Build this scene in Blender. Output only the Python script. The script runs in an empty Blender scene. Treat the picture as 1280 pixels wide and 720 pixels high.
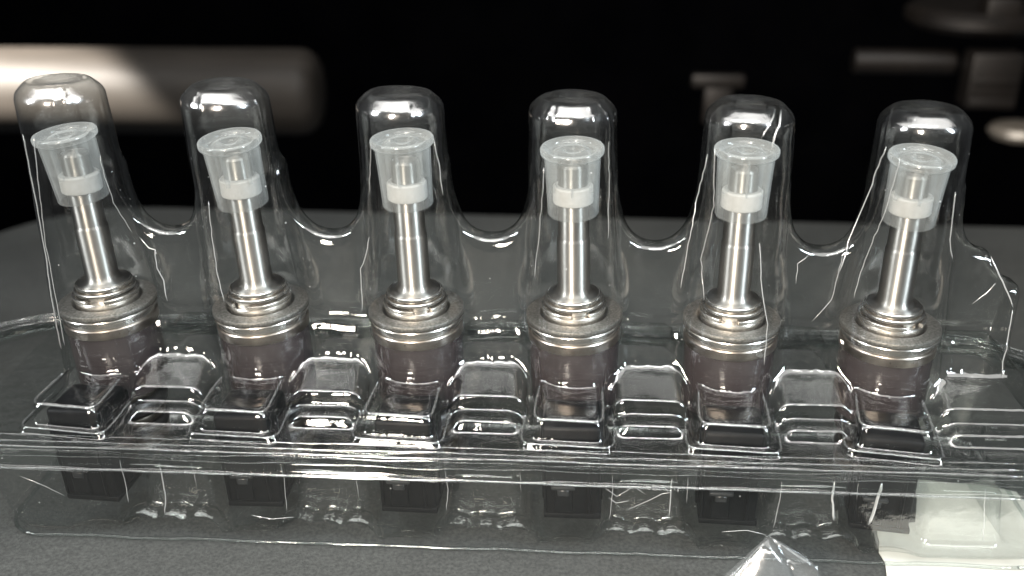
import bpy, bmesh, math, random
import numpy as np
from mathutils import Vector, Matrix

random.seed(7)
S = 0.001                      # everything below is written in millimetres
sc = bpy.context.scene
COL = sc.collection

# ------------------------------------------------------------------ camera
cam_d = bpy.data.cameras.new('camera')
cam = bpy.data.objects.new('camera', cam_d)
COL.objects.link(cam)
TH, YAW, ROLL = 0.440, -0.0475, 0.0029
CAM = np.array([16.49, -232.53, 134.73])
fw = np.array([math.sin(YAW)*math.cos(TH), math.cos(YAW)*math.cos(TH), -math.sin(TH)])
rt = np.array([math.cos(YAW), -math.sin(YAW), 0.0])
up = np.cross(rt, fw)
rt2 = rt*math.cos(ROLL) + up*math.sin(ROLL)
up2 = -rt*math.sin(ROLL) + up*math.cos(ROLL)
M = Matrix(((rt2[0], up2[0], -fw[0], CAM[0]*S), (rt2[1], up2[1], -fw[1], CAM[1]*S),
            (rt2[2], up2[2], -fw[2], CAM[2]*S), (0, 0, 0, 1)))
cam.matrix_world = M
cam_d.sensor_width = 36.0
cam_d.lens = 36.0*1250/1280
cam_d.clip_start = 0.005
cam_d.clip_end = 50
cam_d.dof.use_dof = True
cam_d.dof.focus_distance = 0.251
cam_d.dof.aperture_fstop = 8.5
sc.camera = cam

# ------------------------------------------------------------------ world, lamps, exposure
world = bpy.data.worlds.new('World')
sc.world = world
world.use_nodes = True
world.node_tree.nodes['Background'].inputs[0].default_value = (0.9, 0.95, 1.0, 1)
world.node_tree.nodes['Background'].inputs[1].default_value = 0.06


def area(name, loc, target, sx, sy, power, color, spread=180):
    d = bpy.data.lights.new(name, 'AREA')
    d.shape = 'RECTANGLE'
    d.size, d.size_y = sx*S, sy*S
    d.energy = power
    d.color = color
    d.spread = math.radians(spread)
    o = bpy.data.objects.new(name, d)
    COL.objects.link(o)
    o.location = Vector(loc)*S
    o.rotation_euler = (Vector(target)-Vector(loc)).to_track_quat('-Z', 'Y').to_euler()
    return o


area('overhead_lamp', (-10, -150, 540), (0, -20, 10), 1150, 340, 5.6, (1.0, 0.985, 0.96))
area('strip_lamp', (-30, -185, 500), (0, -20, 10), 470, 55, 2.1, (1.0, 0.985, 0.96))
area('front_fill', (-130, -520, 230), (70, 0, -40), 75, 260, 1.0, (1.0, 0.88, 0.76), 55)  # added fill behind the camera, puts an upright streak on the shafts
area('side_fill', (430, -260, 260), (60, -60, 20), 50, 240, 0.36, (0.82, 0.92, 1.0), 42)  # added out of view to brighten the right edges of the tubes
area('left_fill', (-440, -190, 240), (-30, -30, 10), 40, 220, 0.42, (0.96, 0.98, 1.0), 70)  # added out of view, draws bright streaks down the tubes' left edges
sp = bpy.data.lights.new('pipe_spot', 'SPOT')  # added spot; the edge of its cone shapes the lit part of the pipe
sp.energy = 40
sp.color = (1.0, 0.93, 0.84)
sp.spot_size = math.radians(43)
sp.spot_blend = 0.32
sp.shadow_soft_size = 0.004
spo = bpy.data.objects.new('pipe_spot', sp)
COL.objects.link(spo)
spo.location = Vector((-385, 190, 150))*S
spo.rotation_euler = (Vector((-258, 330, -111))-Vector((-385, 190, 150))).to_track_quat('-Z', 'Y').to_euler()

sc.view_settings.view_transform = 'Standard'
sc.view_settings.look = 'None'
sc.view_settings.exposure = 0.0
sc.view_settings.gamma = 1.0
cy = sc.cycles
cy.max_bounces = 24
cy.transparent_max_bounces = 64
cy.glossy_bounces = 6
cy.transmission_bounces = 8
cy.diffuse_bounces = 3
cy.caustics_reflective = False
cy.caustics_refractive = False
cy.sample_clamp_indirect = 6.0
cy.use_denoising = True
try:
    cy.denoiser = 'OPENIMAGEDENOISE'
except Exception:
    pass


# ------------------------------------------------------------------ materials
class NT:
    def __init__(self, name):
        self.m = bpy.data.materials.new(name)
        self.m.use_nodes = True
        self.t = self.m.node_tree
        self.t.nodes.clear()
        self.out = self.n('ShaderNodeOutputMaterial')

    def n(self, kind, **kw):
        nd = self.t.nodes.new(kind)
        for k, v in kw.items():
            if k in nd.inputs:
                nd.inputs[k].default_value = v
            else:
                setattr(nd, k, v)
        return nd

    def l(self, a, b):
        self.t.links.new(a, b)

    def math(self, op, a, b=None, clamp=False):
        nd = self.n('ShaderNodeMath', operation=op)
        nd.use_clamp = clamp
        for i, v in enumerate((a, b)):
            if v is None:
                continue
            if isinstance(v, (int, float)):
                nd.inputs[i].default_value = v
            else:
                self.l(v, nd.inputs[i])
        return nd.outputs[0]

    def noise(self, scale, detail=3.0, rough=0.55, vec=None):
        nd = self.n('ShaderNodeTexNoise')
        nd.inputs['Scale'].default_value = scale
        nd.inputs['Detail'].default_value = detail
        nd.inputs['Roughness'].default_value = rough
        if vec is None:
            vec = self.pos()
        self.l(vec, nd.inputs['Vector'])
        return nd.outputs['Fac']

    def pos(self, sx=1, sy=1, sz=1):
        g = self.n('ShaderNodeNewGeometry')
        mp = self.n('ShaderNodeMapping')
        mp.inputs['Scale'].default_value = (sx*1000, sy*1000, sz*1000)     # millimetres
        self.l(g.outputs['Position'], mp.inputs['Vector'])
        return mp.outputs[0]

    def ramp(self, fac, stops):
        nd = self.n('ShaderNodeValToRGB')
        el = nd.color_ramp.elements
        while len(el) < len(stops):
            el.new(0.5)
        for e, (p, c) in zip(el, stops):
            e.position = p
            e.color = c if len(c) == 4 else (*c, 1)
        self.l(fac, nd.inputs[0])
        return nd.outputs[0]

    def bump(self, h, strength, dist):
        nd = self.n('ShaderNodeBump')
        nd.inputs['Strength'].default_value = strength
        nd.inputs['Distance'].default_value = dist*S
        self.l(h, nd.inputs['Height'])
        return nd.outputs[0]


def clear_plastic(name, tint=(0.95, 0.965, 0.96), base=0.085, rough=0.045, haze=0.0015, scuff=0.026, wave=0.28, absorb=0.5):
    """thin clear sheet: light passes straight through, both faces reflect, scuffs scatter a little"""
    k = NT(name)
    n1 = k.noise(0.16, 2.0, 0.5)
    n2 = k.noise(0.9, 3.0, 0.6)
    h = k.math('ADD', n1, k.math('MULTIPLY', n2, 0.16))
    bp = k.bump(h, wave, 0.9)
    geo = k.n('ShaderNodeNewGeometry')
    dot = k.n('ShaderNodeVectorMath', operation='DOT_PRODUCT')
    k.l(geo.outputs['Incoming'], dot.inputs[0])
    k.l(bp, dot.inputs[1])
    c = k.math('ABSOLUTE', dot.outputs['Value'])
    f = k.math('POWER', k.math('SUBTRACT', 1.0, c, True), 4.2)
    f = k.math('ADD', k.math('MULTIPLY', f, 0.75), base, True)
    rv = k.noise(0.35, 4.0, 0.65)
    rr = k.math('ADD', k.math('MULTIPLY', rv, 0.05), rough - 0.02)
    sepz = k.n('ShaderNodeSeparateXYZ')          # reflection raised and blurred at the dome tops to broaden their highlight
    k.l(k.pos(), sepz.inputs[0])
    dome_sheen = k.math('MULTIPLY', k.math('SUBTRACT', sepz.outputs[2], 66.0), 0.1, True)
    rr = k.math('ADD', rr, k.math('MULTIPLY', dome_sheen, 0.19))
    f = k.math('ADD', f, k.math('MULTIPLY', dome_sheen, 0.13), True)
    gl = k.n('ShaderNodeBsdfGlossy')
    gl.inputs['Color'].default_value = (1, 1, 1, 1)
    k.l(rr, gl.inputs['Roughness'])
    k.l(bp, gl.inputs['Normal'])
    tr = k.n('ShaderNodeBsdfTransparent')
    gz = k.math('MULTIPLY', k.math('POWER', k.math('SUBTRACT', 1.0, c, True), 2.6), -absorb)
    cmb = k.n('ShaderNodeCombineColor')
    for q in range(3):
        k.l(k.math('ADD', gz, tint[q], True), cmb.inputs[q])      # longer way through the sheet edge-on; also stands in for refracted dark contours
    k.l(cmb.outputs[0], tr.inputs['Color'])
    df = k.n('ShaderNodeBsdfDiffuse')
    df.inputs['Color'].default_value = (0.8, 0.82, 0.82, 1)
    tl = k.n('ShaderNodeBsdfTranslucent')
    tl.inputs['Color'].default_value = (0.8, 0.82, 0.82, 1)
    mx0 = k.n('ShaderNodeMixShader')
    k.l(df.outputs[0], mx0.inputs[1])
    k.l(tl.outputs[0], mx0.inputs[2])
    sv = k.noise(0.22, 5.0, 0.7, k.pos(1.0, 1.0, 0.45))
    s2 = k.ramp(sv, [(0.55, (0, 0, 0)), (0.78, (1, 1, 1))])
    vo = k.n('ShaderNodeTexVoronoi')
    vo.inputs['Scale'].default_value = 0.16
    k.l(k.pos(), vo.inputs['Vector'])
    speck = k.math('MULTIPLY', k.math('LESS_THAN', vo.outputs['Distance'], 0.034), 0.5)
    hz = k.math('ADD', k.math('MULTIPLY', s2, scuff), haze)
    hz = k.math('ADD', hz, speck)
    mx1 = k.n('ShaderNodeMixShader')
    k.l(hz, mx1.inputs[0])
    k.l(tr.outputs[0], mx1.inputs[1])
    k.l(mx0.outputs[0], mx1.inputs[2])
    mx2 = k.n('ShaderNodeMixShader')
    k.l(f, mx2.inputs[0])
    k.l(mx1.outputs[0], mx2.inputs[1])
    k.l(gl.outputs[0], mx2.inputs[2])
    k.l(mx2.outputs[0], k.out.inputs[0])
    return k.m


def frosted(name, clear_centre, color, rough=0.25, edge=0.45):
    """milky polypropylene: thin wall, more opaque where seen along the wall"""
    k = NT(name)
    geo = k.n('ShaderNodeNewGeometry')
    dot = k.n('ShaderNodeVectorMath', operation='DOT_PRODUCT')
    k.l(geo.outputs['Incoming'], dot.inputs[0])
    k.l(geo.outputs['Normal'], dot.inputs[1])
    c = k.math('ABSOLUTE', dot.outputs['Value'])
    f = k.math('POWER', k.math('SUBTRACT', 1.0, c, True), 2.5)
    n = k.noise(0.4, 4.0, 0.6)
    op = k.math('ADD', k.math('MULTIPLY', f, edge), 1.0-clear_centre)
    op = k.math('ADD', op, k.math('MULTIPLY', k.math('SUBTRACT', n, 0.5), 0.12), True)
    tr = k.n('ShaderNodeBsdfTransparent')
    tr.inputs[0].default_value = (0.97, 0.975, 0.975, 1)
    df = k.n('ShaderNodeBsdfDiffuse')
    df.inputs[0].default_value = (*color, 1)
    tl = k.n('ShaderNodeBsdfTranslucent')
    tl.inputs[0].default_value = (*color, 1)
    m0 = k.n('ShaderNodeMixShader')
    m0.inputs[0].default_value = 0.5
    k.l(df.outputs[0], m0.inputs[1])
    k.l(tl.outputs[0], m0.inputs[2])
    m1 = k.n('ShaderNodeMixShader')
    k.l(op, m1.inputs[0])
    k.l(tr.outputs[0], m1.inputs[1])
    k.l(m0.outputs[0], m1.inputs[2])
    gl = k.n('ShaderNodeBsdfGlossy')
    gl.inputs['Roughness'].default_value = rough
    ff = k.math('ADD', k.math('MULTIPLY', k.math('POWER', k.math('SUBTRACT', 1.0, c, True), 5.0), 0.5), 0.05)
    m2 = k.n('ShaderNodeMixShader')
    k.l(ff, m2.inputs[0])
    k.l(m1.outputs[0], m2.inputs[1])
    k.l(gl.outputs[0], m2.inputs[2])
    k.l(m2.outputs[0], k.out.inputs[0])
    return k.m


def pbr(name, c1, c2, scale, rough, metallic=0.0, bump=0.0, bscale=None, rvar=0.1, stretch=(1, 1, 1), spec=0.5, coat=0.0, aniso=0.0, var=0.0):
    k = NT(name)
    v = k.pos(*stretch)
    n = k.noise(scale, 5.0, 0.6, v)
    col = k.ramp(n, [(0.32, c1), (0.68, c2)])
    if var:
        big = k.noise(0.018, 4.0, 0.6)
        hs = k.n('ShaderNodeHueSaturation')
        k.l(k.math('ADD', k.math('MULTIPLY', big, var*2), 1.0-var), hs.inputs['Value'])
        k.l(col, hs.inputs['Color'])
        col = hs.outputs[0]
    b = k.n('ShaderNodeBsdfPrincipled')
    b.inputs['Metallic'].default_value = metallic
    b.inputs['Specular IOR Level'].default_value = spec
    b.inputs['Coat Weight'].default_value = coat
    b.inputs['Coat Roughness'].default_value = 0.08
    k.l(col, b.inputs['Base Color'])
    n2 = k.noise(scale*2.3, 4.0, 0.6, v)
    k.l(k.math('ADD', k.math('MULTIPLY', n2, rvar), rough-rvar/2, True), b.inputs['Roughness'])
    if aniso:
        b.inputs['Anisotropic'].default_value = aniso
        b.inputs['Anisotropic Rotation'].default_value = 0.25
        tg = k.n('ShaderNodeTangent')
        tg.direction_type = 'RADIAL'
        tg.axis = 'Z'
        k.l(tg.outputs[0], b.inputs['Tangent'])
    if bump:
        n3 = k.noise(bscale or scale*3, 4.0, 0.65, v)
        k.l(k.bump(n3, bump, 0.3), b.inputs['Normal'])
    k.l(b.outputs[0], k.out.inputs[0])
    return k.m


MAT = {}
MAT['lid'] = clear_plastic('clear_lid_plastic')
MAT['tray'] = clear_plastic('clear_tray_plastic', (0.95, 0.965, 0.96), 0.125, 0.04, 0.001, 0.009, 0.32, 0.2)
MAT['rim'] = clear_plastic('clear_rim_plastic', (0.93, 0.95, 0.945), 0.045, 0.05, 0.004, 0.008, 0.10)
MAT['torn'] = clear_plastic('torn_plastic_edge', (0.9, 0.92, 0.92), 0.25, 0.15, 0.55, 0.2, 0.4)
MAT['edge'] = clear_plastic('clear_moulded_edge', (0.9, 0.92, 0.92), 0.14, 0.07, 0.05, 0.05, 0.2)
MAT['film'] = clear_plastic('clear_film', (0.86, 0.89, 0.90), 0.05, 0.12, 0.06, 0.06, 0.2)
MAT['cap'] = frosted('milky_cap_plastic', 0.918, (0.78, 0.80, 0.79), edge=0.30)
MAT['capd'] = frosted('milky_cap_flange', 0.81, (0.76, 0.78, 0.77), 0.14)
MAT['seal'] = pbr('white_seal', (0.37, 0.36, 0.345), (0.43, 0.42, 0.405), 0.5, 0.45)
MAT['steel'] = pbr('brushed_steel', (0.30, 0.287, 0.27), (0.38, 0.364, 0.343), 0.5, 0.44, 1.0, 0.0, 3.0, 0.08, (1, 1, 0.12), aniso=0.9)
MAT['steel2'] = pbr('turned_steel', (0.60, 0.57, 0.535), (0.72, 0.69, 0.65), 0.35, 0.25, 1.0, 0.0, 4.0, 0.05, (0.3, 0.3, 2.5))
MAT['cast'] = pbr('blasted_steel', (0.20, 0.194, 0.18), (0.46, 0.44, 0.41), 1.6, 0.42, 1.0, 0.5, 2.6, 0.2)
MAT['tanring'] = pbr('tan_steel', (0.36, 0.31, 0.27), (0.50, 0.44, 0.39), 0.4, 0.30, 1.0, 0.06, 3.0, 0.15)
MAT['brown'] = pbr('brown_lacquer', (0.025, 0.0205, 0.021), (0.032, 0.0265, 0.027), 0.12, 0.17, 0.0, 0.0, 1.4, 0.08, spec=0.55)
MAT['black'] = pbr('black_nylon', (0.0022, 0.0025, 0.0028), (0.0042, 0.0045, 0.005), 0.5, 0.45, 0.0, 0.12, 2.5, 0.15, spec=0.1)
MAT['latch'] = pbr('lightened_black_nylon', (0.010, 0.011, 0.012), (0.024, 0.025, 0.026), 0.5, 0.33, 0.0, 0.1, 2.5, 0.15, spec=0.5)  # lighter copy of the nylon, puts the bright ridge line on the latch
MAT['rubber'] = pbr('black_rubber', (0.008, 0.008, 0.008), (0.014, 0.014, 0.014), 0.6, 0.38)
MAT['brass'] = pbr('dull_brass', (0.13, 0.115, 0.10), (0.22, 0.195, 0.165), 0.4, 0.35, 1.0)
MAT['ground'] = pbr('dark_grey_carpet', (0.026, 0.0275, 0.0265), (0.052, 0.0545, 0.052), 1.1, 0.85, 0.0, 0.9, 2.2, 0.1, spec=0.2, var=0.45)
MAT['paper'] = pbr('cream_paper', (0.40, 0.40, 0.36), (0.46, 0.46, 0.415), 0.12, 0.7, 0.0, 0.15, 0.6)
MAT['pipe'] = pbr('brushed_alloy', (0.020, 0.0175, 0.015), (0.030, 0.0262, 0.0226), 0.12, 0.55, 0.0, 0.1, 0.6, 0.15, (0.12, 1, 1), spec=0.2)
MAT['bay'] = pbr('unlit_bay', (0.0008, 0.0009, 0.0012), (0.0016, 0.0016, 0.002), 0.02, 0.9, spec=0.0)
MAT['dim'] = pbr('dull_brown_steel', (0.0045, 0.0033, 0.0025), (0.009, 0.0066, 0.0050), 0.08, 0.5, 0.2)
MAT['shiny'] = pbr('bright_fitting', (0.16, 0.14, 0.115), (0.26, 0.235, 0.20), 0.08, 0.3, 0.5)


# ------------------------------------------------------------------ mesh helpers
def link(name, me, mat, parent=None):
    o = bpy.data.objects.new(name, me)
    COL.objects.link(o)
    if mat is not None:
        me.materials.append(mat)
    if parent is not None:
        o.parent = parent
    return o


def mesh(name, verts, faces, sharp=35):
    me = bpy.data.meshes.new(name)
    me.from_pydata([tuple(float(c)*S for c in v) for v in verts], [], faces)
    me.polygons.foreach_set('use_smooth', [True]*len(me.polygons))
    me.update()
    if sharp:
        me.set_sharp_from_angle(angle=math.radians(sharp))
    return me


def lathe(profile, n=64, close=False, wob=None):
    """profile: (r, z) list; caps where r == 0"""
    V, F, rings = [], [], []
    for (r, z) in profile:
        if r <= 1e-6:
            rings.append([len(V)])
            V.append((0, 0, z))
        else:
            ring = []
            for i in range(n):
                a = 2*math.pi*i/n
                q = r*(1+(wob(a, z) if wob else 0))
                ring.append(len(V))
                V.append((q*math.cos(a), q*math.sin(a), z))
            rings.append(ring)
    pairs = list(zip(rings, rings[1:]))
    if close:
        pairs.append((rings[-1], rings[0]))
    for A, B in pairs:
        if len(A) == 1 and len(B) == 1:
            continue
        for i in range(n):
            j = (i+1) % n
            if len(A) == 1:
                F.append((A[0], B[j], B[i]))
            elif len(B) == 1:
                F.append((A[i], A[j], B[0]))
            else:
                F.append((A[i], A[j], B[j], B[i]))
    return V, F


def rbox(cx, cy, cz, sx, sy, sz, bev=0.6, seg=2, taper=1.0):
    bm = bmesh.new()
    bmesh.ops.create_cube(bm, size=1)
    for v in bm.verts:
        t = taper if v.co.z < 0 else 1.0
        v.co = Vector((v.co.x*sx*t, v.co.y*sy*t, v.co.z*sz))
    if bev:
        bmesh.ops.bevel(bm, geom=bm.edges[:], offset=bev, segments=seg, affect='EDGES', profile=0.5)
    bm.verts.ensure_lookup_table()
    V = [(v.co.x+cx, v.co.y+cy, v.co.z+cz) for v in bm.verts]
    F = [tuple(v.index for v in f.verts) for f in bm.faces]
    bm.free()
    return V, F


def join(*parts):
    V, F = [], []
    for v, f in parts:
        b = len(V)
        V += list(v)
        F += [tuple(i+b for i in q) for q in f]
    return V, F


def tube(pts, r, n=6, taper=True):
    P = [Vector(p) for p in pts]
    V, F = [], []
    for i, p in enumerate(P):
        t = (P[min(i+1, len(P)-1)]-P[max(i-1, 0)]).normalized()
        a = t.orthogonal().normalized()
        if i and abs(a.dot(pa)) < 2:
            a = (pa-t*pa.dot(t)).normalized()
        pa = a
        b = t.cross(a)
        q = r*(0.45 if taper and i in (0, len(P)-1) else 1.0)
        for k in range(n):
            w = 2*math.pi*k/n
            c = p+a*q*math.cos(w)+b*q*math.sin(w)
            V.append(tuple(c))
    for i in range(len(P)-1):
        for k in range(n):
            F.append((i*n+k, i*n+(k+1) % n, (i+1)*n+(k+1) % n, (i+1)*n+k))
    F.append(tuple(range(n-1, -1, -1)))
    F.append(tuple((len(P)-1)*n+k for k in range(n)))
    return V, F


def tag(o, label=None, cat=None, group=None, kind=None):
    for k, v in (('label', label), ('category', cat), ('group', group), ('kind', kind)):
        if v:
            o[k] = v
    return o


def empty(name, loc=(0, 0, 0), label=None, cat=None, group=None):
    o = bpy.data.objects.new(name, None)
    o.empty_display_size = 0.01
    COL.objects.link(o)
    o.location = Vector(loc)*S
    return tag(o, label, cat, group)


# ------------------------------------------------------------------ the setting: carpeted slab, dark bay
GZ = -36.6
outline = []
for cxx, cyy, rad, a0 in ((330, 166, 46, 0), (-178, 148, 68, 90)):
    for i in range(13):
        a = math.radians(a0+90*i/12)
        outline.append((cxx+rad*math.cos(a), cyy+rad*math.sin(a)))
outline += [(-246, -420), (376, -420)]
bm = bmesh.new()
vs = [bm.verts.new((x*S, y*S, GZ*S)) for x, y in outline]
ft = bm.faces.new(vs)
ex = bmesh.ops.extrude_face_region(bm, geom=[ft])
low = [g for g in ex['geom'] if isinstance(g, bmesh.types.BMVert)]
for v in low:
    v.co.z -= 14*S
bmesh.ops.recalc_face_normals(bm, faces=bm.faces[:])
topedges = [e for e in bm.edges if all(abs(v.co.z-GZ*S) < 1e-7 for v in e.verts)]
bmesh.ops.bevel(bm, geom=topedges, offset=4*S, segments=4, affect='EDGES', profile=0.5)
me = bpy.data.meshes.new('ground')
bm.to_mesh(me)
bm.free()
me.polygons.foreach_set('use_smooth', [True]*len(me.polygons))
me.set_sharp_from_angle(angle=math.radians(40))
tag(link('ground', me, MAT['ground']), kind='structure')

V, F = rbox(20, 640, 60, 1500, 12, 700, 2)
tag(link('backdrop', mesh('backdrop', V, F), MAT['bay']), kind='structure')  # near-black panel added to stand for the dark depth of the bay

# ------------------------------------------------------------------ the fuel injectors
PITCH = 41.0
XB = [(i-2.5)*PITCH for i in range(6)]
DXW = [0.9, 0.75, 0.9, 1.0, 0.6, 0.0]
DXC = [-0.8, -1.4, -0.5, -0.55, -0.2, -0.5]
SPIN = [math.radians(-a) for a in (6.0, 2.5, 3.5, 2.5, 3.5, 8.0)]
DZ = [0.7, 0.5, 0.2, 0.0, -0.4, -1.0]


def axis_x(i, z):
    return XB[i]+DXW[i]+(z-20)/43.5*(DXC[i]-DXW[i])


ordinal = ['leftmost', 'second from left', 'third from left', 'fourth from left', 'second from right', 'rightmost']


def injector_parts(root):
    # nozzle shaft with its step and bell-shaped foot
    V, F = lathe([(0, 59.2), (1.6, 59.2), (3.1, 58.9), (3.5, 58.4), (3.55, 52), (3.8, 51.5), (3.9, 40.2), (3.92, 39.9), (4.1, 39.6),
                  (4.15, 39.2), (4.15, 26.6), (4.25, 25.9), (4.5, 25.3), (4.9, 24.9), (5.4, 24.7), (6.3, 24.6), (6.6, 24.4), (6.6, 24.0)], 72)
    sh = link('nozzle_shaft', mesh('nozzle_shaft', V, F, 30), MAT['steel'], root)
    V, F = lathe([(3.7, 53.7), (4.6, 53.6), (4.95, 53.2), (5.0, 49.6), (4.9, 49.2), (4.6, 49.0), (3.7, 49.0)], 56)
    link('sealing_ring', mesh('sealing_ring', V, F, 40), MAT['seal'], root)
    # stacked turned collar
    V, F = lathe([(6.3, 24.3), (6.95, 24.25), (7.15, 24.05), (7.15, 23.45), (7.0, 23.3), (6.4, 23.25), (6.4, 22.95), (7.55, 22.9), (7.75, 22.7), (7.75, 22.15), (7.6, 22.0), (6.9, 21.95),
                  (6.9, 20.4), (7.9, 20.35), (8.1, 20.1), (8.1, 18.0)], 80)
    link('collar', mesh('collar', V, F, 25), MAT['steel2'], root)
    # split snap ring: open at the front right
    V, F = [], []
    n = 70
    a0, a1 = math.radians(-64), math.radians(262)
    prof = [(7.45, 21.55), (8.3, 21.5), (8.45, 21.3), (8.45, 20.75), (8.3, 20.55), (7.45, 20.55)]
    for i in range(n+1):
        a = a0+(a1-a0)*i/n
        for r, z in prof:
            V.append((r*math.cos(a), r*math.sin(a), z))
    q = len(prof)
    for i in range(n):
        for k in range(q-1):
            F.append((i*q+k, i*q+k+1, (i+1)*q+k+1, (i+1)*q+k))
    F.append(tuple(range(q)))
    F.append(tuple(n*q+k for k in range(q-1, -1, -1)))
    link('snap_ring', mesh('snap_ring', V, F, 30), MAT['steel2'], root)
    # blasted washer with a thin plate under it
    V, F = lathe([(8.4, 17.0), (8.8, 18.9), (9.0, 19.05), (11.9, 19.1), (12.35, 18.9), (12.4, 18.6), (12.4, 17.9), (12.2, 17.6), (11.4, 17.5)], 80)
    link('washer', mesh('washer', V, F, 35), MAT['cast'], root)
    V, F = lathe([(11.4, 17.45), (12.2, 17.35), (12.35, 17.1), (12.35, 16.6), (12.1, 16.4), (11.5, 16.3), (11.3, 16.0), (11.3, 15.0), (11.55, 14.9)], 80)
    link('backing_plate', mesh('backing_plate', V, F, 30), MAT['steel2'], root)
    V, F = lathe([(11.3, 14.9), (11.75, 14.8), (11.95, 14.5), (11.95, 12.4), (11.8, 12.1), (11.3, 12.0)], 80)
    link('band', mesh('band', V, F, 30), MAT['tanring'], root)
    # lacquered coil housing
    V, F = lathe([(11.2, 12.2), (11.5, 12.0), (11.6, 11.6), (11.6, -5.6), (11.4, -6.1), (10.8, -6.3), (7.5, -6.4)], 80)
    link('body', mesh('body', V, F, 35), MAT['brown'], root)
    # fuel inlet below the body
    V, F = lathe([(7.8, -6.2), (8.6, -6.4), (8.8, -6.7), (8.8, -8.2), (8.4, -8.6), (6.6, -8.8), (6.6, -14.5), (8.2, -14.8), (8.4, -15.2),
                  (8.4, -16.6), (6.9, -17.0), (6.9, -20.3), (8.5, -20.6), (8.7, -21.0), (8.7, -23.6), (8.2, -24.2), (4.5, -24.4), (4.2, -20)], 64)
    il = link('inlet', mesh('inlet', V, F, 35), MAT['brass'], root)
    V, F = lathe([(6.5+1.9+1.7*math.cos(a), -11.6+2.2*math.sin(a)) for a in [2*math.pi*k/14 for k in range(14)]], 56, close=True)
    link('o_ring', mesh('o_ring', V, F, 0), MAT['rubber'], il)
    V, F = lathe([(6.8+1.4+1.2*math.cos(a), -18.6+1.35*math.sin(a)) for a in [2*math.pi*k/12 for k in range(12)]], 56, close=True)
    link('o_ring', mesh('o_ring', V, F, 0), MAT['rubber'], il)
    # black connector at the front
    shell = rbox(0.2, -19.2, -13.8, 14.6, 13.6, 27.6, 1.1, 3, 0.97)
    neck = rbox(0.2, -11.6, -5.4, 12.0, 5.0, 5.2, 0.6, 2)
    ribs = [rbox(sx*7.3, -19.5, -14.0, 0.9, 3.2, 22, 0.3, 1) for sx in (-1, 1)]
    lip = rbox(0.2, -19.2, -26.4, 14.7, 14.1, 1.6, 0.4, 2)
    detail = [rbox(-2.0, -26.05, -20.5, 4.6, 0.7, 9.2, 0.25, 1), rbox(4.6, -26.0, -14.5, 0.8, 0.7, 22.0, 0.25, 1), rbox(-6.6, -26.0, -14.5, 0.8, 0.7, 22.0, 0.25, 1)]
    V, F = join(shell, neck, lip, *ribs, *detail)
    co = link('connector', mesh('connector', V, F, 40), MAT['black'], root)
    V, F = join(rbox(-2.0, -26.5, -17.4, 6.0, 1.3, 1.1, 0.4, 2), rbox(-2.0, -26.4, -19.0, 3.0, 0.8, 2.0, 0.3, 1))
    link('latch', mesh('latch', V, F, 40), MAT['latch'], co)


def cap_parts(root):
    # origin of the cap: its lower rim, axis up
    def wb(a, z):
        return 0.012*math.sin(8*a) if z < 15.5 else 0.0
    V, F = lathe([(5.75, 0.05), (6.15, 0.0), (6.3, 0.25), (6.4, 4), (6.6, 10), (6.85, 15.6)], 80)
    V2, F2 = lathe([(5.75, 0.05), (6.0, 5), (6.25, 11), (6.45, 15.6)], 80)
    link('sleeve', mesh('sleeve', *join((V, F), (V2, F2)), 40), MAT['cap'], root)
    # inner socket: two thin walls with ribs, gripping the nozzle tip
    V, F = lathe([(4.15, 5.4), (4.25, 5.2), (4.35, 5.5), (4.4, 15.4)], 56)
    ribs = []
    for k in range(6):
        a = math.radians(60*k-100)
        ca, sa = math.cos(a), math.sin(a)
        r0, r1, t = 4.4, 6.45, 0.16
        rv = []
        for r, z in ((r0, 6.0), (r1-0.35, 6.6), (r1, 15.2), (r0, 15.2)):
            for s in (-t, t):
                rv.append((r*ca-s*sa, r*sa+s*ca, z))
        rf = [(0, 2, 4, 6), (1, 7, 5, 3), (0, 1, 3, 2), (2, 3, 5, 4), (4, 5, 7, 6), (6, 7, 1, 0)]
        ribs.append((rv, rf))
    link('socket', mesh('socket', *join((V, F), *ribs), 30), MAT['cap'], root)
    # dished flange
    V, F = lathe([(6.6, 15.2), (7.3, 15.35), (7.65, 15.7), (7.75, 16.3), (7.7, 16.9), (7.45, 17.25), (7.0, 17.25), (6.2, 16.7), (5.4, 15.9),
                  (4.7, 15.7), (3.9, 16.4), (3.2, 16.7), (2.3, 16.6), (1.6, 15.9), (0.9, 15.6), (0, 15.6)], 80)
    link('flange', mesh('flange', V, F, 60), MAT['capd'], root)


def copy_tree(o, parent=None):
    c = o.copy()
    COL.objects.link(c)
    if parent is not None:
        c.parent = parent
    for ch in list(o.children):
        copy_tree(ch, c)
    return c


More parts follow.
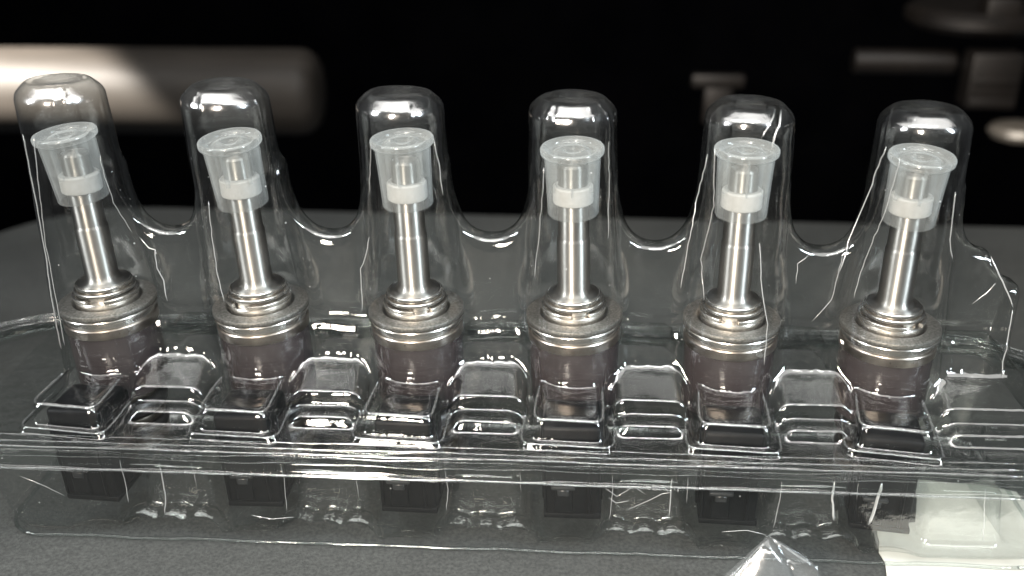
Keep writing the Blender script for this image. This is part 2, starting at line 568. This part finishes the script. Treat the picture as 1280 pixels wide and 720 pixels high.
inj0 = empty('fuel_injector')
injector_parts(inj0)
cap0 = empty('protective_cap')
cap_parts(cap0)
inj_lab = [
    'steel fuel injector in the leftmost dome, left end of the row',
    'steel fuel injector second from left, in the dome in front of the pipe end',
    'steel fuel injector third from left, left of the middle of the row',
    'steel fuel injector fourth from left, right of the middle of the row',
    'steel fuel injector second from right, under the dome with the torn top',
    'steel fuel injector in the rightmost dome, above the cream paper']
cap_lab = [
    'milky plastic cap on the leftmost fuel injector, in front of the bright pipe',
    'milky plastic cap on the second injector from left, over the dark pipe end',
    'milky plastic cap on the third injector from left',
    'milky plastic cap on the fourth injector from left',
    'milky plastic cap on the second injector from right, below the torn dome top',
    'milky plastic cap on the rightmost injector, leaning slightly left at its foot']
for i in range(6):
    o = inj0 if i == 0 else copy_tree(inj0)
    tilt = math.atan((DXC[i]-DXW[i])/43.5)
    R = Matrix.Rotation(tilt, 4, 'Y') @ Matrix.Rotation(SPIN[i], 4, 'Z')
    base = Vector((axis_x(i, 0), 0, DZ[i]))*S
    o.matrix_world = Matrix.Translation(base) @ R
    for ch in o.children:
        if ch.name.startswith('snap_ring'):
            ch.rotation_euler.z = [0.0, -0.5, 0.25, 0.1, -0.35, 0.45][i]
    tag(o, inj_lab[i], 'fuel injector', 'fuel injectors standing in the blister pack')
    c = cap0 if i == 0 else copy_tree(cap0)
    ct = [0.055, 0.02, 0.015, 0.005, -0.01, -0.035][i]
    off = Matrix.Translation(base) @ R @ Matrix.Translation(Vector((0, 0, (46.8+[0.3, -0.2, 0.7, -0.5, 0.2, 0.0][i])*S)))
    c.matrix_world = off @ Matrix.Rotation(-ct, 4, 'Y') @ Matrix.Rotation([0.05, 0.075, 0.03, 0.06, 0.02, 0.07][i], 4, 'X') @ Matrix.Rotation(i*1.1, 4, 'Z')
    tag(c, cap_lab[i], 'protective cap', 'protective caps on the injector tips')


# ------------------------------------------------------------------ the clear blister pack (smooth blended shapes, thin sheet)
def smin(a, b, k):
    h = np.clip(0.5+0.5*(b-a)/k, 0, 1)
    return b+(a-b)*h-k*h*(1-h)


def smax(a, b, k):
    return -smin(-a, -b, k)


def box2(dx, dy, r):
    qx, qy = dx+r, dy+r
    return np.minimum(np.maximum(qx, qy), 0)+np.sqrt(np.maximum(qx, 0)**2+np.maximum(qy, 0)**2)-r


rng = np.random.RandomState(3)
PH = rng.uniform(0, 6.28, (12, 4))
FZ = -4.0                       # plane of the flange
RX0, RX1, RY0, RY1, RR = -160.0, 160.0, -34.0, 36.0, 32.0


def wavy(x, y, z, amp, s):
    w = 0
    for k in range(6):
        p = PH[k]
        d = (math.sin(p[0]*3), math.cos(p[1]*5), math.sin(p[2]*7+1))
        w = w+np.sin((x*d[0]+y*d[1]+z*d[2])*s*(1+0.35*k)+p[3])
    return amp*w/6


def tube_r(z):
    z = np.asarray(z, dtype=np.float32)
    return np.interp(z, [-5, 4, 20, 26, 34, 50, 72, 80], [13.6, 13.4, 13.1, 12.7, 11.8, 11.1, 10.4, 10.2]).astype(np.float32)


def lid_sdf(x, y, z):
    top = [77.8, 77.3, 76.1, 75.5, 74.9, 74.3]
    # web between the tubes: U shaped top edge
    ex0, ex1 = XB[0]-11.0, XB[5]+29.0
    u = ((x-XB[0]-0.2) % PITCH)-PITCH/2
    uu = np.clip(np.abs(u)/10.2, 0, 1)
    ztop = 39.6+17*(1-np.sqrt(np.maximum(1-uu**2.3, 0.0)))
    ztop = ztop-np.clip((x-(XB[5]+20.0))*1.5, 0, 40)*(x > XB[5]+20)
    ztop = ztop+0.9*np.sin(x*0.11+1.2)*0.6-0.012*x
    hw = np.interp(z, [-5, 8, 40], [7.5, 5.8, 3.6]).astype(np.float32)
    hw = hw+0.7*np.exp(-((z-14.5-0.3*np.sin(x*0.4))/1.1)**2)
    hw = hw+0.2*np.exp(-((z-8.5)/2.2)**2)*np.sin(x*1.3+2*np.sin(x*0.37))*np.sin(z*0.9+x*0.5)
    d = box2(np.abs(y)-hw, (z-ztop)*0.8, 2.6)
    d = smax(d, np.maximum(ex0-x, x-ex1), 2.0)
    # slab that the flange is cut from
    d = smin(d, z-FZ, 2.2)
    # stepped blocks between the tubes
    for j in range(7):
        xm = XB[0]+PITCH*(j-0.5) if j else XB[0]-30.0
        if j == 0:
            continue
        wj = 9.3 if j < 6 else 12.5
        xm = xm if j < 6 else XB[5]+PITCH*0.55
        sl = np.clip((-y-4)/16.0, 0, 1)
        a = smax(box2(np.abs(x-xm)-wj-sl*0.9, (z-(7.6-5.6*sl))*0.93, 4.2), np.abs(y)-17.6, 1.3)
        b = smax(box2(np.abs(x-xm)-wj+0.3, z+0.7, 3.8), np.abs(y)-23.2-0.06*np.sin(x*0.7+1), 2.6)
        d = smin(d, smin(a, b, 1.6), 2.2)
    for i in range(6):
        ax = axis_x(i, z)
        dx, dy = x-ax, y+0.1
        r = np.sqrt(dx*dx+dy*dy)
        ang = np.arctan2(dx, -dy)
        R = tube_r(z)
        fr = np.exp(-(ang/0.62)**4)
        R = R+fr*(0.34*np.exp(-((z-5.0)/0.5)**2)+0.30*np.exp(-((z-6.7)/0.5)**2)+0.2*np.exp(-((z-8.2)/0.45)**2))
        for k in range(5):          # drawn pleats running up the tube
            a0 = PH[i+k][k % 4]-3.1+0.6*np.sin(z*0.05+PH[k+2][0])*0.12
            R = R+0.22*np.exp(-((np.mod(ang-a0+np.pi, 2*np.pi)-np.pi)/0.05)**2)
        t = top[i]
        dt = z-(t-0.9*np.exp(-(r/5.0)**2))
        c = smax(smax(r-R, dt-0.25*np.exp(-((r-R+2.4)/0.7)**2), 0.7), (r-R+dt)*0.69+2.05, 1.0)
        d = smin(d, c, 3.4)
        # connector pocket in front of it
        px = XB[i]+DXW[i]*1.1
        slope = (z-FZ)
        cs, sn = math.cos(SPIN[i]), math.sin(SPIN[i])
        xr = (x-px)*cs+y*sn
        yr = -(x-px)*sn+y*cs
        p = box2(smax(np.abs(xr)-(9.4-slope*0.12), (-yr)-(28.6-slope*0.12), 2.6), z-(3.2+0.05*(y+28)), 1.9)
        p = np.maximum(p, y)
        d = smin(d, p, 0.9)
        p2 = box2(smax(np.abs(xr)-11.5, (-yr)-30.3, 2.5), z-(FZ+1.6), 1.0)
        p2 = np.maximum(p2, y)
        d = smin(d, p2, 0.8)
    return d+wavy(x, y, z, 0.22, 0.16)


def tray_sdf(x, y, z):
    t = (z-FZ)/32.0            # 0 at the flange, -1 at the bottom
    xa, xb = -134-7*t, 150+6*t
    ya, yb = -30.2-2.2*t, 31+2.0*t
    d = box2(np.abs(x-(xa+xb)/2)-(xb-xa)/2, np.abs(y-(ya+yb)/2)-(yb-ya)/2, 10.0)
    d = smax(d, -35.6-z, 3.2)
    for j in range(7):
        xm = XB[0]+PITCH*(j-0.5)
        if j == 0:
            continue
        blk = box2(np.abs(x-xm)-8.6+0.12*(z+20), np.maximum(np.abs(y+1.5)-18.0+0.1*(z+20), z+19.5), 2.6)
        d = smax(d, -blk, 2.0)
        for s in ((-7.5, 0, 7.5) if j < 6 else ()):
            q = np.sqrt(((x-xm-s)*0.85)**2+(y+25.0)**2+((z+34.0)*0.9)**2)-5.1
            d = smax(d, -q, 1.2)
    for i in range(6):
        q = np.sqrt(((x-XB[i]-1)*0.45)**2+(y+26.5)**2+(z+36)**2)-3.0
        d = smax(d, -q, 1.2)
    return d+wavy(x, y, z, 0.30, 0.13)


def surfnet(fn, lo, hi, h):
    ns = [int(math.ceil((b-a)/h))+1 for a, b in zip(lo, hi)]
    xs, ys, zs = [(a+h*np.arange(n)).astype(np.float32) for a, n in zip(lo, ns)]
    D = np.empty(ns, np.float32)
    for a in range(0, ns[0], 40):
        X, Y, Z = np.meshgrid(xs[a:a+40], ys, zs, indexing='ij')
        D[a:a+40] = fn(X, Y, Z)
    I = D < 0
    nx, ny, nz = ns
    acc = np.zeros((nx-1, ny-1, nz-1, 3), np.float32)
    cnt = np.zeros((nx-1, ny-1, nz-1), np.float32)
    quads = []
    for ax in range(3):
        sl0 = [slice(None)]*3
        sl1 = [slice(None)]*3
        sl0[ax] = slice(0, -1)
        sl1[ax] = slice(1, None)
        A, B = D[tuple(sl0)], D[tuple(sl1)]
        cr = np.argwhere(I[tuple(sl0)] != I[tuple(sl1)])
        a = A[tuple(cr.T)]
        b = B[tuple(cr.T)]
        t = a/(a-b)
        p = cr.astype(np.float32)
        p[:, ax] += t
        o1, o2 = (ax+1) % 3, (ax+2) % 3
        cells = []
        for d1, d2 in ((0, 0), (1, 0), (1, 1), (0, 1)):
            c = cr.copy()
            c[:, o1] -= d1
            c[:, o2] -= d2
            ok = np.all((c >= 0) & (c < np.array([nx-1, ny-1, nz-1])), axis=1)
            cells.append((c, ok))
            cc = c[ok]
            np.add.at(acc, tuple(cc.T), p[ok])
            np.add.at(cnt, tuple(cc.T), 1)
        allok = np.all([k for _, k in cells], axis=0)
        q = np.stack([np.ravel_multi_index(tuple(c[allok].T), (nx-1, ny-1, nz-1)) for c, _ in cells], 1)
        flip = a[allok] < 0
        q[~flip] = q[~flip][:, ::-1]
        quads.append(q)
    Q = np.concatenate(quads)
    ids, inv = np.unique(Q, return_inverse=True)
    V = acc.reshape(-1, 3)[ids]/cnt.reshape(-1)[ids][:, None]
    V = (np.array(lo)+V*h).astype(np.float64)

    def grad(P):
        e = 0.12
        g = np.stack([fn(P[:, 0]+e*(k == 0), P[:, 1]+e*(k == 1), P[:, 2]+e*(k == 2)) -
                      fn(P[:, 0]-e*(k == 0), P[:, 1]-e*(k == 1), P[:, 2]-e*(k == 2)) for k in range(3)], 1)/(2*e)
        return g
    for _ in range(2):
        g = grad(V)
        f = fn(V[:, 0], V[:, 1], V[:, 2])
        st = f[:, None]*g/np.maximum((g*g).sum(1), 0.2)[:, None]
        V -= np.clip(st, -h*0.5, h*0.5)
    N = grad(V)
    N /= np.maximum(np.linalg.norm(N, axis=1), 1e-6)[:, None]
    return V, N, inv.reshape(Q.shape)


def sheet(name, V, N, Q, mat, parent):
    ids, inv = np.unique(Q, return_inverse=True)
    P = (V[ids]*S)
    q = inv.reshape(Q.shape)
    me = bpy.data.meshes.new(name)
    me.vertices.add(len(P))
    me.vertices.foreach_set('co', P.astype(np.float32).ravel())
    me.loops.add(q.size)
    me.loops.foreach_set('vertex_index', q.astype(np.int32).ravel())
    me.polygons.add(len(q))
    me.polygons.foreach_set('loop_start', np.arange(0, q.size, 4, dtype=np.int32))
    me.polygons.foreach_set('use_smooth', [True]*len(q))
    me.update(calc_edges=True)
    me.validate()
    me.normals_split_custom_set_from_vertices([tuple(n) for n in N[ids]])
    return link(name, me, mat, parent)


pack = empty('blister_pack', (0, 0, GZ),
             'clear plastic clamshell pack with six domed tubes standing on dark carpet', 'plastic pack')
PZ = pack.location.copy()


def unshift(o):
    o.location = o.location-PZ      # children keep world coordinates
    return o


def in_rect(x, y, m=0.0):
    cxx, cyy = (RX0+RX1)/2, (RY0+RY1)/2
    qx = np.abs(x-cxx)-((RX1-RX0)/2-m)+RR
    qy = np.abs(y-cyy)-((RY1-RY0)/2-m)+RR
    return (np.minimum(np.maximum(qx, qy), 0)+np.sqrt(np.maximum(qx, 0)**2+np.maximum(qy, 0)**2)-RR) < 0


V, N, Q = surfnet(lid_sdf, (-162, -36, -5.6), (162, 38, 77), 0.8)
C4 = V[Q].mean(1)
keep = in_rect(C4[:, 0], C4[:, 1]) & (C4[:, 2] > FZ-1.2)
# the torn slit in the top of the fifth tube
hole = [(66.6, 76.0), (63.0, 70.2), (65.6, 69.4), (67.4, 74.2)]
slit = (C4[:, 1] < -2.0)
for (xa_, za_), (xb_, zb_) in zip(hole, hole[1:]+hole[:1]):
    slit &= ((xb_-xa_)*(C4[:, 2]-za_)-(zb_-za_)*(C4[:, 0]-xa_)) > 0
keep &= ~slit
Q, C4 = Q[keep], C4[keep]
part = np.zeros(len(Q), int)
for i in range(6):
    rr = np.hypot(C4[:, 0]-axis_x(i, C4[:, 2]), C4[:, 1])
    part[(C4[:, 2] > 57.5) & (rr < 14)] = 1+i
    px = XB[i]+DXW[i]*1.1
    part[(C4[:, 2] < 4.5) & (C4[:, 2] > FZ+0.6) & (np.abs((C4[:, 0]-px)*math.cos(SPIN[i])+C4[:, 1]*math.sin(SPIN[i])) < 12.4) & (C4[:, 1] < -13.4) & (C4[:, 1] > -31.8)] = 11+i
lid = unshift(sheet('lid', V, N, Q[part == 0], MAT['lid'], pack))
for i in range(6):
    sheet('dome', V, N, Q[part == 1+i], MAT['lid'], lid)
    sheet('connector_pocket', V, N, Q[part == 11+i], MAT['lid'], lid)



def pocket_edge(i, hw, yf, yb, z0, rise, r, rad):
    px = XB[i]+DXW[i]*1.1
    cs, sn = math.cos(SPIN[i]), math.sin(SPIN[i])
    loc = [(-hw+0.5*rise, yb-(yb-yf)*0.0)]
    loc = [(-hw+0.4, yb), (-hw, (yf+yb)/2)]
    for cxx, a0 in ((-hw+r, 180), (hw-r, 270)):
        for k in range(7):
            a = math.radians(a0+90*k/6)
            loc.append((cxx+r*math.cos(a), yf+r+r*math.sin(a)))
    loc += [(hw, (yf+yb)/2), (hw-0.4, yb)]
    P = []
    rnd = random.Random(i*7+int(hw))
    for a, b in zip(loc, loc[1:]):
        n = max(1, int(math.hypot(b[0]-a[0], b[1]-a[1])/1.5))
        P += [(a[0]+(b[0]-a[0])*t/n, a[1]+(b[1]-a[1])*t/n) for t in range(n)]
    P.append(loc[-1])
    W = []
    for x, y in P:
        W.append((px+x*cs-y*sn, x*sn+y*cs, z0+rise*(y-yf)/(yb-yf)+rnd.uniform(-.06, .06)))
    link('pocket_edge', mesh('pocket_edge', *tube(W, rad, 7), 0), MAT['edge'], lid)


for i in range(6):
    pocket_edge(i, 8.35, -27.5, -13.0, 3.0, 0.6, 2.6, 0.30)
    pocket_edge(i, 11.3, -30.0, -15.0, FZ+1.5, 0.8, 2.6, 0.24)

Vt, Nt, Qt = surfnet(tray_sdf, (-140, -36, -38), (156, 36, FZ-0.4), 0.9)
C4 = Vt[Qt].mean(1)
tray = unshift(sheet('tray', Vt, Nt, Qt[C4[:, 2] < FZ-0.9], MAT['tray'], pack))

FOOT = (-127.4, 144.4, -29.0, 29.4, 10.0, -35.6, 0.5)


def rect_path(m, n=14):
    out = []
    r = max(RR-m, 2)
    for cxx, cyy, a0 in ((RX1-RR, RY0+RR, -90), (RX1-RR, RY1-RR, 0), (RX0+RR, RY1-RR, 90), (RX0+RR, RY0+RR, 180)):
        for i in range(n+1):
            a = math.radians(a0+90*i/n)
            out.append((cxx+r*math.cos(a), cyy+r*math.sin(a)))
    return out


def rim(profile):
    """profile: (inset from the outline, z)"""
    V, F = [], []
    paths = []
    for m, z in profile:
        p = rect_path(m)
        # points along the long straight sides so that the rim can be slightly wavy
        pts = []
        for k in range(len(p)):
            a, b = p[k], p[(k+1) % len(p)]
            L = math.hypot(b[0]-a[0], b[1]-a[1])
            s = 40 if L > 50 else 1
            for t in range(s):
                pts.append((a[0]+(b[0]-a[0])*t/s, a[1]+(b[1]-a[1])*t/s))
        paths.append([(x, y+0.18*math.sin(x*0.09+z), z+0.22*math.sin(x*0.13+m)+0.16*math.sin(x*0.31+y)) for x, y in pts])
    n = len(paths[0])
    for p in paths:
        V += p
    for i in range(len(paths)-1):
        for k in range(n):
            F.append((i*n+k, i*n+(k+1) % n, (i+1)*n+(k+1) % n, (i+1)*n+k))
    return V, F


def bead(xa, xb, ya, yb, r, z, w):
    pts = []
    for cxx, cyy, a0 in ((xb-r, ya+r, -90), (xb-r, yb-r, 0), (xa+r, yb-r, 90), (xa+r, ya+r, 180)):
        for i in range(13):
            a = math.radians(a0+90*i/12)
            pts.append((cxx+r*math.cos(a), cyy+r*math.sin(a)))
    full = []
    for k in range(len(pts)):
        a, b = pts[k], pts[(k+1) % len(pts)]
        n = 50 if math.hypot(b[0]-a[0], b[1]-a[1]) > 50 else 1
        full += [(a[0]+(b[0]-a[0])*t/n, a[1]+(b[1]-a[1])*t/n) for t in range(n)]
    full.append(full[0])
    return tube([(x, y+0.15*math.sin(x*0.23), z+0.12*math.sin(x*0.17+1)+0.1*math.sin(x*0.71)) for x, y in full], w, 8, False)


def rim_round(a, b, n=5):
    return [(a[0]+(b[0]-a[0])*t/n, a[1]+(b[1]-a[1])*t/n) for t in range(n+1)]


link('foot_bead', mesh('foot_bead', *bead(*FOOT), 0), MAT['rim'], tray)

def rim_line(m, z, w, seed):
    P = rect_path(m)
    full = []
    for k in range(len(P)):
        a, b = P[k], P[(k+1) % len(P)]
        n = 60 if math.hypot(b[0]-a[0], b[1]-a[1]) > 50 else 1
        full += [(a[0]+(b[0]-a[0])*t/n, a[1]+(b[1]-a[1])*t/n) for t in range(n)]
    full.append(full[0])
    q = [(x, y+0.1*math.sin(x*0.09+seed), z+0.10*math.sin(x*0.13+seed)+0.07*math.sin(x*0.37+seed*2)) for x, y in full]
    unshift(link('rim_bead', mesh('rim_bead', *tube(q, w, 8, False), 0), MAT['edge'], pack))


rim_line(-0.65, FZ-0.1, 0.26, 0.3)
rim_line(-1.95, FZ-5.5, 0.30, 1.7)
rim_line(1.4, FZ+0.1, 0.16, 2.9)
rim_line(3.9, FZ+0.12, 0.14, 4.1)
prof_lid = [(0.9, FZ+0.05), (0.55, FZ+0.12), (-0.2, FZ+0.14), (-0.45, FZ+0.1), (-0.62, FZ-0.02), (-0.72, FZ-0.2), (-0.78, FZ-0.45), (-0.82, FZ-0.9), (-1.0, FZ-4.2), (-1.02, FZ-4.6), (-1.2, FZ-5.2),
            (-1.7, FZ-5.5), (-2.1, FZ-5.4)]
unshift(link('rim', mesh('rim', *rim(prof_lid), 0), MAT['rim'], pack))
prof_tray = [(7.5, FZ-1.0), (7.2, FZ-1.0), (3.1, FZ-1.03), (2.85, FZ-1.05), (2.7, FZ-1.15), (2.6, FZ-1.35), (2.5, FZ-2.8), (2.4, FZ-3.1), (2.1, FZ-3.25), (0.4, FZ-3.25), (0.1, FZ-3.3), (-0.1, FZ-3.5), (-0.2, FZ-3.8), (-0.5, FZ-5.4), (-0.6, FZ-6.3), (-1.0, FZ-6.6)]
unshift(link('tray_rim', mesh('tray_rim', *rim(prof_tray), 0), MAT['rim'], pack))


# creases, cracks and drawn edge glints that follow the sheet
def march(fn, x, z, y0=-45.0):
    y = y0
    for _ in range(90):
        d = float(fn(np.array([x]), np.array([y]), np.array([z]))[0])
        if d < 0.03:
            return y
        y += max(d*0.6, 0.04)
        if y > 20:
            return None
    return y


def crack(fn, pts, r, parent, name='crack', mat=None):
    P = []
    rnd = random.Random(sum(int(p[0]*10) for p in pts))
    for a, b in zip(pts, pts[1:]):
        n = max(2, int(math.hypot(b[0]-a[0], b[1]-a[1])/1.6))
        for k in range(n):
            t = k/n
            P.append((a[0]+(b[0]-a[0])*t+rnd.uniform(-.13, .13), a[1]+(b[1]-a[1])*t))
    P.append(pts[-1])
    W = []
    for x, z in P:
        y = march(fn, x, z)
        if y is not None and (not W or abs(y-W[-1][1]) < 4):
            W.append((x, y-0.03, z))
    if len(W) > 2:
        return link(name, mesh(name, *tube(W, r, 5), 0), mat or MAT['torn'], parent)


LIDC = [
    [(-88.3, 38.3), (-86.5, 35.8), (-85.0, 35.4), (-85.1, 30.4), (-83.8, 27.1), (-83.4, 21.5)],
    [(-110.6, 66.1), (-111.2, 56.2), (-111.9, 37.4), (-112.9, 19.5), (-113.1, 7.8)],
    [(-106.9, 66.2), (-108.8, 52.2), (-110.6, 37.4), (-109.9, 24.2), (-110.5, 10.3)],
    [(51.6, 63.2), (50.4, 51.4), (48.6, 36.9), (47.9, 28.3)],
    [(52.8, 65.2), (53.6, 51.5), (52.0, 37.0), (53.2, 27.3)],
    [(64.7, 43.5), (66.5, 30.9), (68.8, 22.2), (69.2, 10.9)],
    [(92.5, 65.8), (91.3, 56.1), (89.5, 49.7), (88.9, 44.1), (86.4, 33.5)],
    [(94.9, 64.0), (94.0, 52.2), (91.4, 35.8), (90.5, 27.2)],
    [(87.8, 45.2), (80.4, 39.2), (76.1, 35.4), (76.2, 30.1)],
    [(86.7, 37.8), (85.5, 26.0), (81.4, 20.3)],
    [(108.6, 56.5), (109.6, 44.6), (110.5, 41.5), (112.3, 38.0)],
    [(-29.3, 41.4), (-31.1, 35.0), (-32.5, 31.7), (-32.6, 20.6)],
    [(13.3, 60.6), (12.4, 44.4), (11.4, 31.7)],
    [(-67.2, 51.0), (-67.4, 40.5), (-67.1, 31.9), (-65.8, 25.3)],
    [(-94.0, 60.7), (-92.7, 48.5), (-90.1, 40.1)],
    [(-12.6, 66.3), (-11.8, 60.1), (-11.0, 52.2)],
    [(-27.2, 65.7), (-27.9, 59.8), (-28.5, 52.8)],
    [(28.2, 66.5), (28.7, 56.9), (29.0, 42.7)],
]
TRC = []
for j in range(1, 6):
    xm = XB[0]+PITCH*(j-0.5)  # white lines drawn on the outer wall for the inner blocks' lit edges
    TRC += [([(xm-9.4, -11.2), (xm-9.1, -17), (xm-9.6, -24-j % 3)], .10+.03*(j % 2)), ([(xm+9.0, -11.0), (xm+9.3, -16-(j*2) % 5)], .09),
            ([(xm-6-j % 2, -12.3), (xm, -12.0), (xm+6.5, -12.5)], .10)]
TRC += [([(30, -15), (33, -17.5), (35.5, -15.5), (37, -14), (40, -16.5)], .10), ([(36, -21.5), (40, -19), (44, -16.2), (46.5, -15.5)], .11), ([(31, -18), (33, -19.6), (36, -18.7)], .12),
        ([(-118, -17), (-112, -20), (-108, -23)], .08), ([(60, -28), (66, -27.2), (71, -28.4)], .12), ([(-60, -27.5), (-55, -28.6), (-49, -27.8)], .1)]
LIDC += [[(123.0, 37.6), (125.5, 33.2), (128, 29.0), (129.8, 25.4)], [(129.9, 24.5), (130.3, 14.0), (130.2, 3.0)], [(120, 26), (123, 29), (124.5, 31.5)]]
LR = [.16, .14, .10, .14, .10, .13, .15, .11, .10, .08, .12, .13, .09, .10, .08, .11, .08, .08, .2, .14, .1]
for p, r in zip(LIDC, LR):
    crack(lid_sdf, p, r*0.9, lid)
crack(lid_sdf, [(66.6, 75.8), (65.0, 73.2), (63.0, 70.2), (62.6, 69.4)], .13, lid)
crack(lid_sdf, [(66.6, 75.8), (67.4, 74.2), (66.4, 71.6), (65.6, 69.4), (65.2, 66.0)], .2, lid)
for p, r in (([(96.6, -10.8), (96.2, -19.1), (95.6, -24.1)], .42), ([(85.1, -10.7), (85.5, -16.0), (87.0, -23.2)], .3),
             ([(-81.3, -11.5), (-81.4, -21.3), (-83.1, -30.2)], .14), ([(46.1, -11.5), (46.2, -23.6)], .14),
             ([(121.2, -11.5), (124.3, -27.8)], .12), *[(p, r*0.65) for p, r in TRC]):
    crack(tray_sdf, p, r, tray, 'crease_and_glint')

# ------------------------------------------------------------------ paper and film scrap
pp = [(148, -2), (147.2, 4), (139, 6.5), (128, 7.4), (119.5, 8.6), (118.6, 0), (116.5, -6), (114.6, -11.2), (110, -12.0), (104.2, -12.2), (103.0, -17), (102.8, -19.5),
      (101.4, -24), (101.9, -28), (100.9, -33), (100.2, -40), (100.6, -45), (112, -45.6), (126, -45.2), (150, -46), (151, -36), (149.5, -20)]
V, F = [], []
for zz in (GZ+0.06, GZ+0.24):
    V += [(x, y, zz) for x, y in pp]
n = len(pp)
F = [tuple(range(n-1, -1, -1)), tuple(range(n, 2*n))]+[(k, (k+1) % n, n+(k+1) % n, n+k) for k in range(n)]
tag(link('paper_scrap', mesh('paper_scrap', V, F), MAT['paper']),
    'cream sheet of torn paper lying on the carpet under the right end of the pack', 'paper')

A, B, Cc, Dd, Ee = (66.7, -46.5, -14.1), (44.0, -54.0, GZ+0.3), (80.5, -56.0, GZ+0.3), (77.4, -50.5, -19.4), (70.5, -49.0, -18.6)
V, F = [], []


def panel(p00, p10, p01, p11, bulge, n=8):
    base = len(V)
    for j in range(n+1):
        for i in range(n+1):
            u, v = i/n, j/n
            p = [(p00[k]*(1-u)+p10[k]*u)*(1-v)+(p01[k]*(1-u)+p11[k]*u)*v for k in range(3)]
            w = bulge*math.sin(math.pi*u)*math.sin(math.pi*v*0.9+0.15)
            V.append((p[0], p[1]-w, p[2]+w*0.4))
    for j in range(n):
        for i in range(n):
            F.append((base+j*(n+1)+i, base+j*(n+1)+i+1, base+(j+1)*(n+1)+i+1, base+(j+1)*(n+1)+i))


panel(B, Cc, A, Ee, 2.0)
panel(Cc, (84.0, -53.0, GZ+0.4), Ee, Dd, -0.6, 5)
panel(Ee, Dd, A, (75.4, -47.8, -18.4), 0.5, 4)
fs = link('film_scrap', mesh('film_scrap', V, F, 50), MAT['film'])
so = fs.modifiers.new('thickness', 'SOLIDIFY')
so.thickness = 0.25*S
tag(fs, 'torn folded scrap of clear plastic film lying in front of the pack', 'plastic film')

# moulded recycling triangle on the right of the flange shelf
cx0, cy0 = 126.0, -17.6
tri = []
for k in range(3):
    a, b = math.radians(90+120*k), math.radians(210+120*k)
    p = Vector((cx0+4.6*math.cos(a), cy0+4.6*math.sin(a), FZ+0.25))
    q = Vector((cx0+4.6*math.cos(b), cy0+4.6*math.sin(b), FZ+0.25))
    s0, s1 = p.lerp(q, 0.14), p.lerp(q, 0.80)
    d = (s1-s0).normalized()
    nrm = Vector((-d.y, d.x, 0))
    tri.append(tube([s0, s0.lerp(s1, .5), s1], 0.34, 6, False))
    tri.append(tube([s1+d*0.2, s1-d*1.1+nrm*1.2], 0.26, 6))
    tri.append(tube([s1+d*0.2, s1-d*1.1-nrm*1.2], 0.26, 6))
unshift(link('recycling_mark', mesh('recycling_mark', *join(*tri), 40), MAT['rim'], pack))

# ------------------------------------------------------------------ out-of-focus things in the bay behind
def rod(p, q, r, n=40, dome=True):
    P, Qv = Vector(p), Vector(q)
    d = (Qv-P)
    L = d.length
    prof = [(0, 0), (r, 0)]
    prof += [(r, L*t/6) for t in range(1, 6)]
    if dome:
        for k in range(7):
            a = math.radians(90*k/6)
            prof.append((r*0.55+r*0.45*math.cos(a) if k < 6 else 0, L-r*0.45+r*0.45*math.sin(a)))
    else:
        prof += [(r, L), (0, L)]
    V, F = lathe(prof, n)
    R = d.to_track_quat('Z', 'Y').to_matrix()
    return [tuple(R @ Vector(v)+P) for v in V], F


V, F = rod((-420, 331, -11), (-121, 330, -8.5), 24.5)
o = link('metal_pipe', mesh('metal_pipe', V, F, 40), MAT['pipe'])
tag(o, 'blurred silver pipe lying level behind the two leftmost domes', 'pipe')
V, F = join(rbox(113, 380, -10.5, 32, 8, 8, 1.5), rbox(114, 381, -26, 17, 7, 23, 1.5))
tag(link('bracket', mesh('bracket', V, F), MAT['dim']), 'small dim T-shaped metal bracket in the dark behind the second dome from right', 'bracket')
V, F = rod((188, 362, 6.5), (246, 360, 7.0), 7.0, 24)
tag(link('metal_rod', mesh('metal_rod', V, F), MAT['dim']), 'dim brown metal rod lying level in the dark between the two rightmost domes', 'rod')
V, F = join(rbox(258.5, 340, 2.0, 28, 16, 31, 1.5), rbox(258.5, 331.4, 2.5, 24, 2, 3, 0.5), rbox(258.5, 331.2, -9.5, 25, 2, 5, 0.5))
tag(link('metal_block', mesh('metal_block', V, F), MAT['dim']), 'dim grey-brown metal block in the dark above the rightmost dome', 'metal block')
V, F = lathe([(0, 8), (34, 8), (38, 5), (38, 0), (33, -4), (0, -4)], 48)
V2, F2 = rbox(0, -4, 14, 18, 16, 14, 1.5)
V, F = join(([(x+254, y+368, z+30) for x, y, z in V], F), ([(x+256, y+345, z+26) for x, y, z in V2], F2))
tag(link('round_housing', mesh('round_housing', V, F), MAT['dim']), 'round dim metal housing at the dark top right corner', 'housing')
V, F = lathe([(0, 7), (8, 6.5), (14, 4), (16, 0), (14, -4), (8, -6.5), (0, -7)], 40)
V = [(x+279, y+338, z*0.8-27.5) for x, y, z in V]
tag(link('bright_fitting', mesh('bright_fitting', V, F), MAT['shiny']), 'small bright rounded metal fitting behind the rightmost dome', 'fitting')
